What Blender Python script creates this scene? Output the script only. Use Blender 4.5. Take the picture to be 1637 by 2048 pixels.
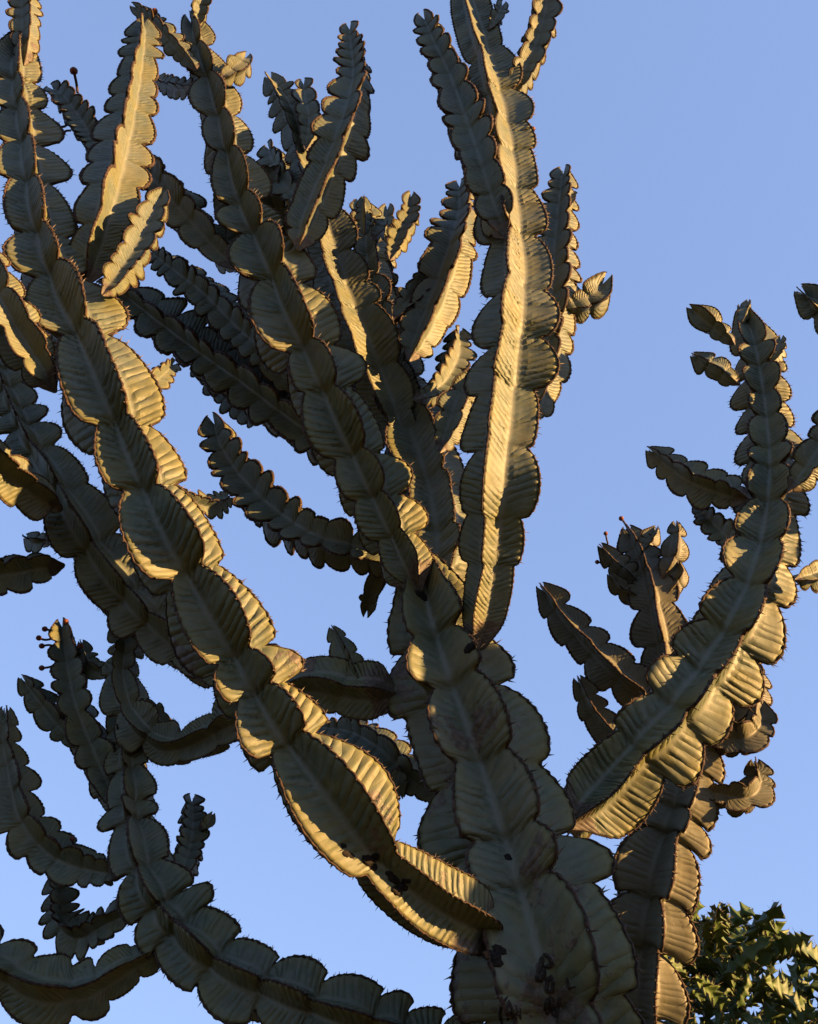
import bpy, math
import numpy as np
from mathutils import Vector
from mathutils.bvhtree import BVHTree

for o in list(bpy.data.objects):
    bpy.data.objects.remove(o, do_unlink=True)
scene = bpy.context.scene
COL = scene.collection
rad = math.radians

# ------------------------------------------------------------------ camera
CAM = np.array([0.0, 0.0, 1.6])
PITCH, VFOV = rad(42), rad(50)
cam = bpy.data.cameras.new('camera')
cam.sensor_fit = 'VERTICAL'
cam.angle = VFOV
cam.clip_start, cam.clip_end = 0.05, 5000
cam_ob = bpy.data.objects.new('camera', cam)
cam_ob.location = CAM
cam_ob.rotation_euler = (rad(90) + PITCH, 0, 0)
COL.objects.link(cam_ob)
scene.camera = cam_ob

# ------------------------------------------------------------------ sky and sun
SUN_EL, SUN_AZ = rad(12), rad(17.5)        # azimuth: from +X (camera right) round towards -Y (behind the camera)
SUN = Vector((math.cos(SUN_EL) * math.cos(SUN_AZ), -math.cos(SUN_EL) * math.sin(SUN_AZ), math.sin(SUN_EL)))
world = bpy.data.worlds.new('World')
scene.world = world
world.use_nodes = True
wn = world.node_tree
wn.nodes.clear()
sky = wn.nodes.new('ShaderNodeTexSky')
sky.sky_type = 'NISHITA'
sky.sun_disc = False
sky.sun_elevation = SUN_EL
sky.sun_rotation = math.atan2(SUN.x, SUN.y)
sky.altitude = 0
sky.air_density = 1.0
sky.dust_density = 0.6
sky.ozone_density = 3.0
bg = wn.nodes.new('ShaderNodeBackground')
bg.inputs['Strength'].default_value = 0.107
wo = wn.nodes.new('ShaderNodeOutputWorld')
soft = wn.nodes.new('ShaderNodeGamma')               # softer contrast over the whole sky, as in the photograph's processing
soft.inputs['Gamma'].default_value = 0.36
wn.links.new(sky.outputs[0], soft.inputs[0])
tint = wn.nodes.new('ShaderNodeMix')                # white balance of the whole sky
tint.data_type = 'RGBA'
tint.blend_type = 'MULTIPLY'
tint.inputs[0].default_value = 1.0
tint.inputs[7].default_value = (0.745, 0.875, 1.28, 1)
wn.links.new(soft.outputs[0], tint.inputs[6])
wn.links.new(tint.outputs[2], bg.inputs[0])
wn.links.new(bg.outputs[0], wo.inputs[0])

sun = bpy.data.lights.new('sun', 'SUN')
sun.energy = 5.0
sun.angle = rad(0.5)
sun.color = (1.0, 0.57, 0.22)
sun_ob = bpy.data.objects.new('sun', sun)
sun_ob.rotation_euler = SUN.to_track_quat('Z', 'Y').to_euler()
sun_ob.location = (6, -4, 8)
COL.objects.link(sun_ob)

vs = scene.view_settings
vs.view_transform = 'Standard'
vs.look = 'None'
vs.exposure = 2.3
vs.gamma = 1.0
vs.use_curve_mapping = False

# ------------------------------------------------------------------ helpers
FPX = 1024 / math.tan(VFOV / 2)
RIGHT = np.array([1.0, 0, 0])
UP = np.array([0, -math.sin(PITCH), math.cos(PITCH)])
FWD = np.array([0, math.cos(PITCH), math.sin(PITCH)])


def at(px, py, d):
    return CAM + d * FWD + (px - 818.5) / FPX * d * RIGHT + (1024 - py) / FPX * d * UP


def mat_new(name):
    m = bpy.data.materials.new(name)
    m.use_nodes = True
    nt = m.node_tree
    nt.nodes.clear()
    out = nt.nodes.new('ShaderNodeOutputMaterial')
    b = nt.nodes.new('ShaderNodeBsdfPrincipled')
    nt.links.new(b.outputs[0], out.inputs[0])
    return m, nt, b


def N_(nt, kind, **kw):
    n = nt.nodes.new(kind)
    for k, v in kw.items():
        if k in ('operation', 'blend_type', 'data_type', 'attribute_name', 'interpolation_type', 'feature', 'noise_dimensions'):
            setattr(n, k, v)
        else:
            n.inputs[k].default_value = v
    return n


def mixc(nt, fac, a, b, blend='MIX'):
    n = nt.nodes.new('ShaderNodeMix')
    n.data_type = 'RGBA'
    n.blend_type = blend
    for sock, val in ((n.inputs[0], fac), (n.inputs[6], a), (n.inputs[7], b)):
        if hasattr(val, 'is_output'):
            nt.links.new(val, sock)
        elif isinstance(val, (int, float)):
            sock.default_value = val
        else:
            sock.default_value = (*val, 1)
    return n.outputs[2]


def ramp(nt, src, lo, hi):
    n = nt.nodes.new('ShaderNodeMapRange')
    n.interpolation_type = 'SMOOTHSTEP'
    n.inputs['From Min'].default_value = lo
    n.inputs['From Max'].default_value = hi
    nt.links.new(src, n.inputs['Value'])
    return n.outputs['Result']


def mul(nt, a, b, op='MULTIPLY'):
    n = nt.nodes.new('ShaderNodeMath')
    n.operation = op
    for i, v in enumerate((a, b)):
        if hasattr(v, 'is_output'):
            nt.links.new(v, n.inputs[i])
        else:
            n.inputs[i].default_value = v
    return n.outputs[0]


def attr(nt, name):
    n = nt.nodes.new('ShaderNodeAttribute')
    n.attribute_name = name
    return n.outputs['Fac']


def noise(nt, scale, detail=4, rough=0.55, vec=None):
    n = nt.nodes.new('ShaderNodeTexNoise')
    n.inputs['Scale'].default_value = scale
    n.inputs['Detail'].default_value = detail
    n.inputs['Roughness'].default_value = rough
    if vec is None:
        g = nt.nodes.new('ShaderNodeNewGeometry')
        vec = g.outputs['Position']
    nt.links.new(vec, n.inputs['Vector'])
    return n.outputs['Fac']


def skin_material(name, young, old, midrib, yellow, bark):
    m, nt, b = mat_new(name)
    t, age = attr(nt, 'edge'), attr(nt, 'age')
    n1, n2, n3 = noise(nt, 7), noise(nt, 45, 5, 0.65), noise(nt, 2.2, 3)
    c = mixc(nt, age, young, old)
    cmb = nt.nodes.new('ShaderNodeCombineXYZ')
    nt.links.new(attr(nt, 'ridge'), cmb.inputs[0])
    nt.links.new(mul(nt, t, 1.6), cmb.inputs[1])
    stk = noise(nt, 1.3, 4, 0.6, cmb.outputs[0])
    c = mixc(nt, mul(nt, ramp(nt, stk, 0.45, 0.72), 0.55), c, midrib)                   # pale waxy streaks along the pleats
    c = mixc(nt, mul(nt, ramp(nt, stk, 0.52, 0.30), 0.5), c, (old[0] * .6, old[1] * .68, old[2] * .6))
    c = mixc(nt, mul(nt, ramp(nt, n1, 0.42, 0.66), 0.55), c, yellow)                    # yellowish patches
    c = mixc(nt, mul(nt, ramp(nt, t, 0.55, 1.0), 0.5), c, yellow)                       # yellower towards the margins
    inv = mul(nt, 1.0, ramp(nt, t, 0.02, 0.22), 'SUBTRACT')
    c = mixc(nt, mul(nt, inv, 0.55), c, midrib)                                         # pale line down each groove

    bloom = mul(nt, ramp(nt, n3, 0.45, 0.7), 0.35)
    c = mixc(nt, bloom, c, midrib)
    bk = mul(nt, ramp(nt, mul(nt, noise(nt, 5.5, 6, 0.62), mul(nt, attr(nt, 'bark'), 0.42), 'ADD'), 0.72, 0.76), 0.9)
    c = mixc(nt, bk, c, mixc(nt, ramp(nt, n2, 0.35, 0.65), bark, (bark[0] * .5, bark[1] * .45, bark[2] * .42)))
    spot = ramp(nt, noise(nt, 26, 3, 0.5), 0.70, 0.74)
    c = mixc(nt, mul(nt, spot, 0.55), c, (0.03, 0.024, 0.015))                          # small corky flecks
    c = mixc(nt, mul(nt, ramp(nt, n2, 0.3, 0.75), 0.22), c, (0.04, 0.037, 0.02))
    nt.links.new(c, b.inputs['Base Color'])
    b.inputs['Roughness'].default_value = 0.55
    b.inputs['Specular IOR Level'].default_value = 0.25
    bump = nt.nodes.new('ShaderNodeBump')
    bump.inputs['Strength'].default_value = 0.35
    bump.inputs['Distance'].default_value = 0.004
    hgt = mul(nt, mul(nt, n2, 0.6), mul(nt, bk, 0.8), 'ADD')
    nt.links.new(hgt, bump.inputs['Height'])
    # herringbone pleats: each runs from the groove out to one pair of spines
    wob = mul(nt, attr(nt, 'ridge'), mul(nt, mul(nt, noise(nt, 22, 2), 0.5, 'SUBTRACT'), 0.35), 'ADD')
    sn = nt.nodes.new('ShaderNodeMath'); sn.operation = 'SINE'
    nt.links.new(mul(nt, wob, math.pi), sn.inputs[0])
    ab = nt.nodes.new('ShaderNodeMath'); ab.operation = 'ABSOLUTE'
    nt.links.new(sn.outputs[0], ab.inputs[0])
    wave = mul(nt, mul(nt, ab.outputs[0], 0.8, 'POWER'), attr(nt, 'relief'))
    b2 = nt.nodes.new('ShaderNodeBump')
    b2.inputs['Strength'].default_value = 1.0
    b2.inputs['Distance'].default_value = 0.0056
    nt.links.new(wave, b2.inputs['Height'])
    nt.links.new(b2.outputs[0], bump.inputs['Normal'])
    nt.links.new(bump.outputs[0], b.inputs['Normal'])
    return m


def plain_material(name, a, bcol, scale=60, rough=0.8, bumpd=0.002):
    m, nt, b = mat_new(name)
    n = noise(nt, scale, 4, 0.6)
    nt.links.new(mixc(nt, ramp(nt, n, 0.35, 0.65), a, bcol), b.inputs['Base Color'])
    b.inputs['Roughness'].default_value = rough
    b.inputs['Specular IOR Level'].default_value = 0.2
    bump = nt.nodes.new('ShaderNodeBump')
    bump.inputs['Strength'].default_value = 0.5
    bump.inputs['Distance'].default_value = bumpd
    nt.links.new(n, bump.inputs['Height'])
    nt.links.new(bump.outputs[0], b.inputs['Normal'])
    return m


M_SKIN = skin_material('euphorbia_skin', (0.070, 0.090, 0.066), (0.075, 0.089, 0.050), (0.130, 0.138, 0.108), (0.120, 0.108, 0.028), (0.105, 0.083, 0.064))
M_SKIN2 = skin_material('euphorbia_skin_tan', (0.066, 0.072, 0.046), (0.085, 0.076, 0.044), (0.105, 0.10, 0.07), (0.095, 0.082, 0.035), (0.105, 0.08, 0.06))
M_EDGE = plain_material('corky_margin', (0.014, 0.009, 0.006), (0.055, 0.032, 0.02), 70)
M_SPINE = plain_material('spine', (0.02, 0.013, 0.009), (0.12, 0.095, 0.07), 60, 0.6)
M_BUD = plain_material('bud', (0.07, 0.014, 0.010), (0.15, 0.05, 0.022), 80, 0.6)
M_SCAB_SHADE = plain_material('scab_recess_shade', (0.004, 0.003, 0.002), (0.012, 0.008, 0.005), 90, 0.85, 0.004)  # scab crust blackened, recess shade put into its colour
M_RIM = plain_material('scar_rim', (0.06, 0.052, 0.038), (0.095, 0.08, 0.06), 70, 0.9)
M_CARVE = plain_material('carving', (0.012, 0.010, 0.007), (0.04, 0.03, 0.02), 150, 0.9)
M_SHRUB = skin_material('shrub_skin', (0.028, 0.062, 0.012), (0.020, 0.042, 0.010), (0.05, 0.08, 0.022), (0.085, 0.12, 0.014), (0.08, 0.06, 0.04))
M_GROUND = plain_material('ground', (0.055, 0.05, 0.03), (0.035, 0.04, 0.018), 1.5, 0.95, 0.03)


def build_mesh(name, parts, mats):
    """parts: list of (verts, faces4, faces3, attrs dict or None, material index)."""
    V, L, S, MI = [], [], [], []
    A = {k: [] for k in ('edge', 'age', 'ridge', 'bark', 'relief')}
    off = 0
    for v, f4, f3, at_, mi in parts:
        V.append(v)
        for f in (f4, f3):
            if f is not None and len(f):
                L.append((f + off).ravel())
                S.append(np.full(len(f), f.shape[1], dtype=np.int32))
                MI.append(np.full(len(f), mi, dtype=np.int32))
        for k in A:
            A[k].append(at_[k] if at_ else np.zeros(len(v)))
        off += len(v)
    V, L, S, MI = np.concatenate(V), np.concatenate(L).astype(np.int32), np.concatenate(S), np.concatenate(MI)
    me = bpy.data.meshes.new(name)
    me.vertices.add(len(V))
    me.vertices.foreach_set('co', V.astype(np.float32).ravel())
    me.loops.add(len(L))
    me.loops.foreach_set('vertex_index', L)
    me.polygons.add(len(S))
    st = np.concatenate(([0], np.cumsum(S)[:-1])).astype(np.int32)
    me.polygons.foreach_set('loop_start', st)
    me.polygons.foreach_set('loop_total', S)
    me.polygons.foreach_set('material_index', MI)
    me.polygons.foreach_set('use_smooth', np.ones(len(S), dtype=bool))
    if any(p[3] for p in parts):
        for k in A:
            a = me.attributes.new(k, 'FLOAT', 'POINT')
            a.data.foreach_set('value', np.concatenate(A[k]).astype(np.float32))
    me.update(calc_edges=True)
    me.validate()
    for m in mats:
        me.materials.append(m)
    return me


def link(name, me, parent=None, kind=None):
    o = bpy.data.objects.new(name, me)
    COL.objects.link(o)
    if parent is not None:
        o.parent = parent
        o.matrix_parent_inverse = parent.matrix_basis.inverted()
    if kind:
        o['kind'] = kind
    return o


def spline(pts, n_per=60):
    """Catmull-Rom (centripetal) through pts (k x m); returns dense samples."""
    P = np.asarray(pts, float)
    P = np.vstack([2 * P[0] - P[1], P, 2 * P[-1] - P[-2]])
    out = []
    for i in range(1, len(P) - 2):
        p0, p1, p2, p3 = P[i - 1:i + 3]
        dd = [max(1e-6, np.linalg.norm((b - a)[:3]) ** 0.5) for a, b in ((p0, p1), (p1, p2), (p2, p3))]
        t0, t1 = 0, dd[0]
        t2, t3 = t1 + dd[1], t1 + dd[1] + dd[2]
        t = np.linspace(t1, t2, n_per, endpoint=False)[:, None]
        a1 = (t1 - t) / (t1 - t0) * p0 + (t - t0) / (t1 - t0) * p1
        a2 = (t2 - t) / (t2 - t1) * p1 + (t - t1) / (t2 - t1) * p2
        a3 = (t3 - t) / (t3 - t2) * p2 + (t - t2) / (t3 - t2) * p3
        b1 = (t2 - t) / (t2 - t0) * a1 + (t - t0) / (t2 - t0) * a2
        b2 = (t3 - t) / (t3 - t1) * a2 + (t - t1) / (t3 - t1) * a3
        out.append((t2 - t) / (t2 - t1) * b1 + (t - t1) / (t2 - t1) * b2)
    out.append(P[-2][None])
    return np.vstack(out)


TS_FULL = np.array([0, .12, .28, .48, .70, .88, 1.0])
TS_LOW = np.array([0, .22, .48, .78, 1.0])


def sstep(x, a, b):
    # smooth step from 0 at a to 1 at b (a may be the larger)
    u = np.clip((x - a) / (b - a), 0, 1)
    return u * u * (3 - 2 * u)


def stem(ctrl, N=5, roll=0.0, lobe=(1.7, 1.0), depth=(0.30, 0.40), core=(0.40, 0.30), ridge=0.19, amp=0.030, chev=2.2,
         seed=0, age=(1, 0.3), bark=(0.2, 0.0), notches=None, pre=None, spine=0.10, crust=0.75, over=0.08, tip=True,
         base_taper=0.7, res=3.5, tooth=False, wob=0.06, twist=0.0, pinch=0.75, low=False, dr=(0.55, 1.3)):
    """A winged succulent stem.  ctrl: (px, py, half width px[, depth m]); returns parts (skin, margins, spines)."""
    rs = np.random.RandomState(seed)
    TS = np.array([0, .42, .8, 1.0]) if tooth else TS_LOW if low else TS_FULL
    nT = len(TS)
    ctrl = [list(c) for c in ctrl]
    pl = np.array([[c[0], c[1]] for c in ctrl], float)
    cum = np.concatenate(([0], np.cumsum(np.linalg.norm(np.diff(pl, axis=0), axis=1))))
    kn = [i for i, c in enumerate(ctrl) if len(c) > 3]
    dep = np.interp(cum, cum[kn], [ctrl[i][3] for i in kn])
    C4 = [np.append(at(c[0], c[1], d), c[2] * d / FPX) for c, d in zip(ctrl, dep)]
    if pre:
        C4 = [np.asarray(p, float) for p in pre] + C4
    D = spline(C4)
    sd = np.concatenate(([0], np.cumsum(np.linalg.norm(np.diff(D[:, :3], axis=0), axis=1))))
    Lt = sd[-1]
    # ridge phase
    ph_d = np.concatenate(([0], np.cumsum(np.diff(sd) / (ridge * np.clip(D[:-1, 3], 0.02, None)))))
    nr = max(24, int(ph_d[-1] * res))
    ph = np.linspace(0, ph_d[-1], nr + 1)
    s = np.interp(ph, ph_d, sd)
    c = np.stack([np.interp(s, sd, D[:, i]) for i in range(3)], 1)
    R = np.interp(s, sd, D[:, 3])
    fr = s / Lt
    if tip:
        R75 = np.interp(0.75, fr, R)
        R = np.where(fr > 0.75, np.maximum(R, R75 * (1 - 0.38 * (fr - 0.75) / 0.25)), R)
    T = np.gradient(c, s, axis=0)
    k = max(3, nr // 40)
    T = np.stack([np.convolve(np.pad(T[:, i], k, mode='edge'), np.ones(2 * k + 1) / (2 * k + 1), 'valid') for i in range(3)], 1)
    T /= np.linalg.norm(T, axis=1)[:, None]
    # frames: parallel transport of the direction towards the viewer at mid length
    mid = len(s) // 2
    e1 = np.zeros_like(T)
    v = CAM - c[mid]
    v -= T[mid] * v.dot(T[mid])
    v /= np.linalg.norm(v)
    e1[mid] = v
    for rng in (range(mid + 1, len(s)), range(mid - 1, -1, -1)):
        w = v.copy()
        for i in rng:
            w = w - T[i] * w.dot(T[i])
            w /= np.linalg.norm(w)
            e1[i] = w
    e2 = np.cross(T, e1)                      # to the right as seen by the viewer for an upright stem
    # lobes
    if notches is not None:
        npx = np.array([(CAM + 0 * c[0])] * 0).reshape(0, 3)
        rel = c - CAM
        dz = rel @ FWD
        px = 818.5 + FPX * (rel @ RIGHT) / dz
        py = 1024 - FPX * (rel @ UP) / dz
        bs = sorted(s[np.argmin((px - a) ** 2 + (py - b_) ** 2)] for a, b_ in notches)
        b = [0.0] + [x for x in bs if 0.03 < x < Lt - 0.03] + [Lt]
    else:
        b = [0.0]
        while b[-1] < Lt:
            f = b[-1] / Lt
            Rl = np.interp(b[-1], sd, D[:, 3])
            b.append(b[-1] + max(0.012, Rl) * (lobe[0] + (lobe[1] - lobe[0]) * f) * rs.uniform(0.6, 1.45))
        b = np.array(b)
        if len(b) > 2 and b[-1] - Lt > Lt - b[-2]:
            b = b[:-1]
        b = b * Lt / b[-1]
    b = np.array(b)
    nl = len(b) - 1
    coref = core[0] + (core[1] - core[0]) * fr
    dpf = 1.35 * (depth[0] + (depth[1] - depth[0]) * fr) + (0.04 if not tooth else 0)
    agef = age[0] + (age[1] - age[0]) * fr
    barkf = np.clip(bark[0] + (bark[1] - bark[0]) * fr, 0, 1) + sstep(s, 1.1 * R.mean(), 0.2 * R.mean()) * 0.7 * (not tooth)
    base = 1 - base_taper * sstep(s, 0.9 * R.mean(), 0.0) ** 1.5
    R = R * base
    e = R * 0.032
    pn = math.pi / N
    KP = int(math.ceil(ph[-1])) + 2
    verts, ed, ag, rd, bk, rl = [], [], [], [], [], []
    rph0 = rs.uniform(0, 1)
    margin_pts, margin_d, margin_l, margin_e = [], [], [], []
    for kw in range(N):
        th = rad(roll) + rad(twist) * (fr - 0.5) + 2 * pn * kw
        cs, sn = np.cos(th), np.sin(th)
        d = e1 * cs[:, None] + e2 * sn[:, None]
        l = -e1 * sn[:, None] + e2 * cs[:, None]
        bw = b.copy()
        if nl > 2:
            bw[1:-1] += rs.uniform(-1, 1, nl - 1) * 0.07 * np.minimum(np.diff(b)[:-1], np.diff(b)[1:])
        j = np.clip(np.searchsorted(bw, s, side='right') - 1, 0, nl - 1)
        tau = np.clip((s - bw[j]) / (bw[j + 1] - bw[j]), 0, 1)
        dj = rs.uniform(dr[0], dr[1], nl + 1)
        rj = rs.uniform(0.78, 1.12, nl)
        skew = rs.uniform(0.52, 0.80, nl)[j]
        if tooth:
            f = np.clip(1 - np.abs(tau - 0.6) / np.where(tau < 0.6, 0.6, 0.4), 0, 1) ** 1.6
        else:
            u = tau ** skew
            f = np.clip(np.sin(np.pi * u), 0, 1) ** 0.72
        dk = dpf * (dj[j] * (1 - tau) + dj[j + 1] * tau)
        if nl > 0:
            dk = np.where((j == 0) & (tau < 0.4), np.maximum(dk, 0.55), dk)
            if tip:
                dk = np.where((j == nl - 1) & (tau > 0.5), np.maximum(dk, 0.72), dk)
        # blend the neighbouring lobe sizes at the notch so that the outline stays continuous
        Re = R * (1 - np.clip(dk, 0, 0.92) * (1 - f)) * (1 + (rj[j] - 1) * f)
        xcore = coref * R * (1 - pinch * dpf * (1 - f ** 0.8)) * (1 + 0.12 * f)
        if tip:
            xcore = xcore * np.where(j == nl - 1, 1 - 0.8 * tau ** 2, 1)
        x0, h0 = xcore * math.cos(pn), xcore * math.sin(pn)
        Re = np.maximum(Re, x0 * 1.15)
        ke = e * 1.7
        LL = np.maximum(h0 - ke, 0) / math.cos(pn)
        q1x, q1h = x0 + LL * math.sin(pn), np.minimum(ke, h0)
        mx, mh = 0.5 * (x0 + Re), 0.5 * (h0 + e)
        q1x, q1h = 0.45 * q1x + 0.55 * mx, 0.62 * q1h + 0.38 * mh
        g = sstep(tau, 0, 0.10) * (1 - tau) ** 2
        offm = -over * R * g * np.where(j == 0, 0.3, 1.0)
        if tip:
            offm = offm + np.where(j == nl - 1, (0.45 if nl <= 3 else 0.8) * R * tau ** 2.5, 0)
        # slow sideways sway of the wing
        sway = np.interp(s, np.linspace(0, Lt, max(4, int(Lt / (0.9 * R.mean())) + 2)),
                         rs.uniform(-1, 1, max(4, int(Lt / (0.9 * R.mean())) + 2))) * wob * R
        rph = rph0 + 0.5 * (kw % 2)
        jit = np.interp(ph, np.arange(KP), rs.uniform(-0.26, 0.26, KP))
        rows = []
        order = [(-1, TS[i]) for i in range(1, nT - 1)] + [(1, 1.0)] + [(+1, TS[i]) for i in range(nT - 2, -1, -1)]
        aj = np.interp(ph, np.arange(KP), rs.uniform(0.15, 1.6, KP)) * rs.uniform(0.5, 1.3, nl)[j]
        for sg, t in order:
            x = (1 - t) ** 2 * x0 + 2 * t * (1 - t) * q1x + t * t * Re
            h = (1 - t) ** 2 * h0 + 2 * t * (1 - t) * q1h + t * t * e
            if t == 1.0:
                h = 0 * h
            p = ph + jit - chev * t + rph
            wv = 2.2 * (np.abs(np.sin(np.pi * p)) ** 0.85) - 1.3
            wt = sstep(t, 0.02, 0.34) * (1 - 0.45 * t)
            rip = 0.8 * amp * R * aj * wv * wt
            xx = x + (0.012 * R * np.cos(2 * np.pi * (p - 0.25)) if t == 1.0 and not tooth else 0)
            P = c + d * xx[:, None] + l * (sg * (h + rip) + sway * t * t)[:, None] + T * (offm * t * t)[:, None]
            verts.append(P)
            ed.append(np.full(len(s), t)); ag.append(agef); bk.append(barkf)
            rd.append(p + seed % 31)
            rl.append(1.45 * amp * R * aj * wt / 0.006)
        margin_pts.append(verts[-nT]); margin_d.append(d); margin_l.append(l); margin_e.append((e, ph + jit - chev + rph))
    W = len(verts)
    V = np.stack(verts, 1)                       # rings x W x 3
    nR = V.shape[0]
    cap0 = c[0] - T[0] * 0.25 * R[0]
    cap1 = c[-1] + T[-1] * 0.05 * R[-1]
    Vf = np.vstack([V.reshape(-1, 3), cap0, cap1])
    i, jx = np.meshgrid(np.arange(nR - 1), np.arange(W), indexing='ij')
    j2 = (jx + 1) % W
    F = np.stack([i * W + jx, i * W + j2, (i + 1) * W + j2, (i + 1) * W + jx], -1).reshape(-1, 4)
    w = np.arange(W); w2 = (w + 1) % W
    F3 = np.vstack([np.stack([np.full(W, nR * W), w2, w], 1), np.stack([np.full(W, nR * W + 1), (nR - 1) * W + w, (nR - 1) * W + w2], 1)])
    A = {}
    for k_, arr in (('edge', ed), ('age', ag), ('ridge', rd), ('bark', bk), ('relief', rl)):
        A[k_] = np.append(np.stack(arr, 1).ravel(), [0, 0])
    skin = (Vf, F, F3, A)
    # corky margins
    mv, mf, mo = [], [], 0
    sv, sf, so = [], [], 0
    nk = 3 if tooth else 4 if low else 5
    for kw in range(N):
        M, d, l = margin_pts[kw], margin_d[kw], margin_l[kw]
        e_, pm = margin_e[kw]
        bead = (0.5 + 0.5 * np.cos(2 * np.pi * pm)) ** 2
        young = 1 - agef
        rr = e_ * (0.85 + 0.45 * bead + 0.6 * young) * crust * (0.65 + 0.7 * rs.rand(nR))
        if tooth:
            rr = rr * 0.6
        a = np.linspace(0, 2 * np.pi, nk, endpoint=False)
        ring = M[:, None] + d[:, None] * (rr[:, None] * (np.cos(a) * 0.9 - 0.25))[..., None] + l[:, None] * (rr[:, None] * np.sin(a))[..., None]
        mv.append(ring.reshape(-1, 3))
        i, jx = np.meshgrid(np.arange(nR - 1), np.arange(nk), indexing='ij')
        j2 = (jx + 1) % nk
        mf.append(np.stack([i * nk + jx, i * nk + j2, (i + 1) * nk + j2, (i + 1) * nk + jx], -1).reshape(-1, 4) + mo)
        mo += nR * nk
        # paired spines at each bead
        pts = np.where(np.diff(np.floor(pm)) > 0)[0]
        for q in pts:
            if s[q] < 0.2 * R[q]:
                continue
            for sg in (-1, 1):
                if rs.rand() < 0.22:
                    continue
                dr = d[q] * rs.uniform(0.6, 1.0) + l[q] * sg * rs.uniform(0.35, 0.8) + T[q] * rs.uniform(-0.35, 0.25)
                dr /= np.linalg.norm(dr)
                ln = spine * R[q] * rs.uniform(0.35, 1.5) + 0.002
                ra = max(0.0011, 0.017 * R[q])
                o = M[q] + l[q] * sg * e_[q] * 0.5
                a1 = np.cross(dr, T[q]); a1 /= np.linalg.norm(a1)
                a2 = np.cross(dr, a1)
                sv.append(np.array([o + ra * a1, o + ra * (-0.5 * a1 + 0.87 * a2), o + ra * (-0.5 * a1 - 0.87 * a2), o + dr * ln]))
                sf.append(np.array([[0, 1, 3], [1, 2, 3], [2, 0, 3]]) + so)
                so += 4
    marg = (np.vstack(mv), np.vstack(mf), None, None)
    spn = (np.vstack(sv), None, np.vstack(sf), None) if sv else None
    return dict(skin=skin, margin=marg, spines=spn, c=c, T=T, R=R, e1=e1, e2=e2, s=s)


SKINS = {}


def branch(parent, name, ctrl, skin=None, **kw):
    g = stem(ctrl, **kw)
    m = skin or M_SKIN
    o = link(name, build_mesh(name, [g['skin'] + (0,)], [m]), parent)
    link('corky_margin', build_mesh('corky_margin', [g['margin'] + (0,)], [M_EDGE]), o)
    if g['spines']:
        link('spines', build_mesh('spines', [g['spines'] + (0,)], [M_SPINE]), o, 'stuff')
    SKINS[o.name] = g
    return o


YOUNG = dict(N=4, pinch=0.25, lobe=(1.4, 0.9), depth=(0.24, 0.38), core=(0.30, 0.2), ridge=0.17, amp=0.020, age=(0.45, 0.0), spine=0.05, crust=1.15, chev=2.6, over=0.09, res=2.8)


def shoot(parent, ctrl, skin=None, name='shoot', **kw):
    p = dict(YOUNG, low=True, res=2.6); p.update(kw)
    g = stem(ctrl, **p)
    parts = [g['skin'] + (0,), g['margin'] + (1,)]
    if g['spines']:
        parts.append(g['spines'] + (2,))
    return link(name, build_mesh(name, parts, [skin or M_SKIN, M_EDGE, M_SPINE]), parent)


def ybranch(parent, ctrl, skin=None, **kw):
    p = dict(YOUNG); p.update(kw)
    return branch(parent, 'branch', ctrl, skin, **p)


def ball(cen, r, nu=10, nv=7, squash=(1, 1, 1), lump=0.0, seed=0):
    rs = np.random.RandomState(seed)
    u = np.linspace(0, 2 * np.pi, nu, endpoint=False)
    v = np.linspace(0, np.pi, nv)
    g = np.array([[math.sin(b) * math.cos(a), math.sin(b) * math.sin(a), math.cos(b)] for b in v for a in u])
    g = g * (1 + lump * rs.uniform(-1, 1, (len(g), 1)))
    V = np.asarray(cen) + r * g * np.array(squash)
    i, j = np.meshgrid(np.arange(nv - 1), np.arange(nu), indexing='ij')
    F = np.stack([i * nu + j, (i + 1) * nu + j, (i + 1) * nu + (j + 1) % nu, i * nu + (j + 1) % nu], -1).reshape(-1, 4)
    return V, F


def tube(pts, rr, nk=6):
    P = np.asarray(pts, float)
    rr = np.broadcast_to(rr, (len(P),))
    T = np.gradient(P, axis=0)
    T /= np.linalg.norm(T, axis=1)[:, None]
    ref = np.array([0.31, 0.83, 0.46])
    a1 = np.cross(T, ref); a1 /= np.linalg.norm(a1, axis=1)[:, None]
    a2 = np.cross(T, a1)
    a = np.linspace(0, 2 * np.pi, nk, endpoint=False)
    V = P[:, None] + rr[:, None, None] * (np.cos(a)[None, :, None] * a1[:, None] + np.sin(a)[None, :, None] * a2[:, None])
    i, j = np.meshgrid(np.arange(len(P) - 1), np.arange(nk), indexing='ij')
    F = np.stack([i * nk + j, i * nk + (j + 1) % nk, (i + 1) * nk + (j + 1) % nk, (i + 1) * nk + j], -1).reshape(-1, 4)
    return V.reshape(-1, 3), F


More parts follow.
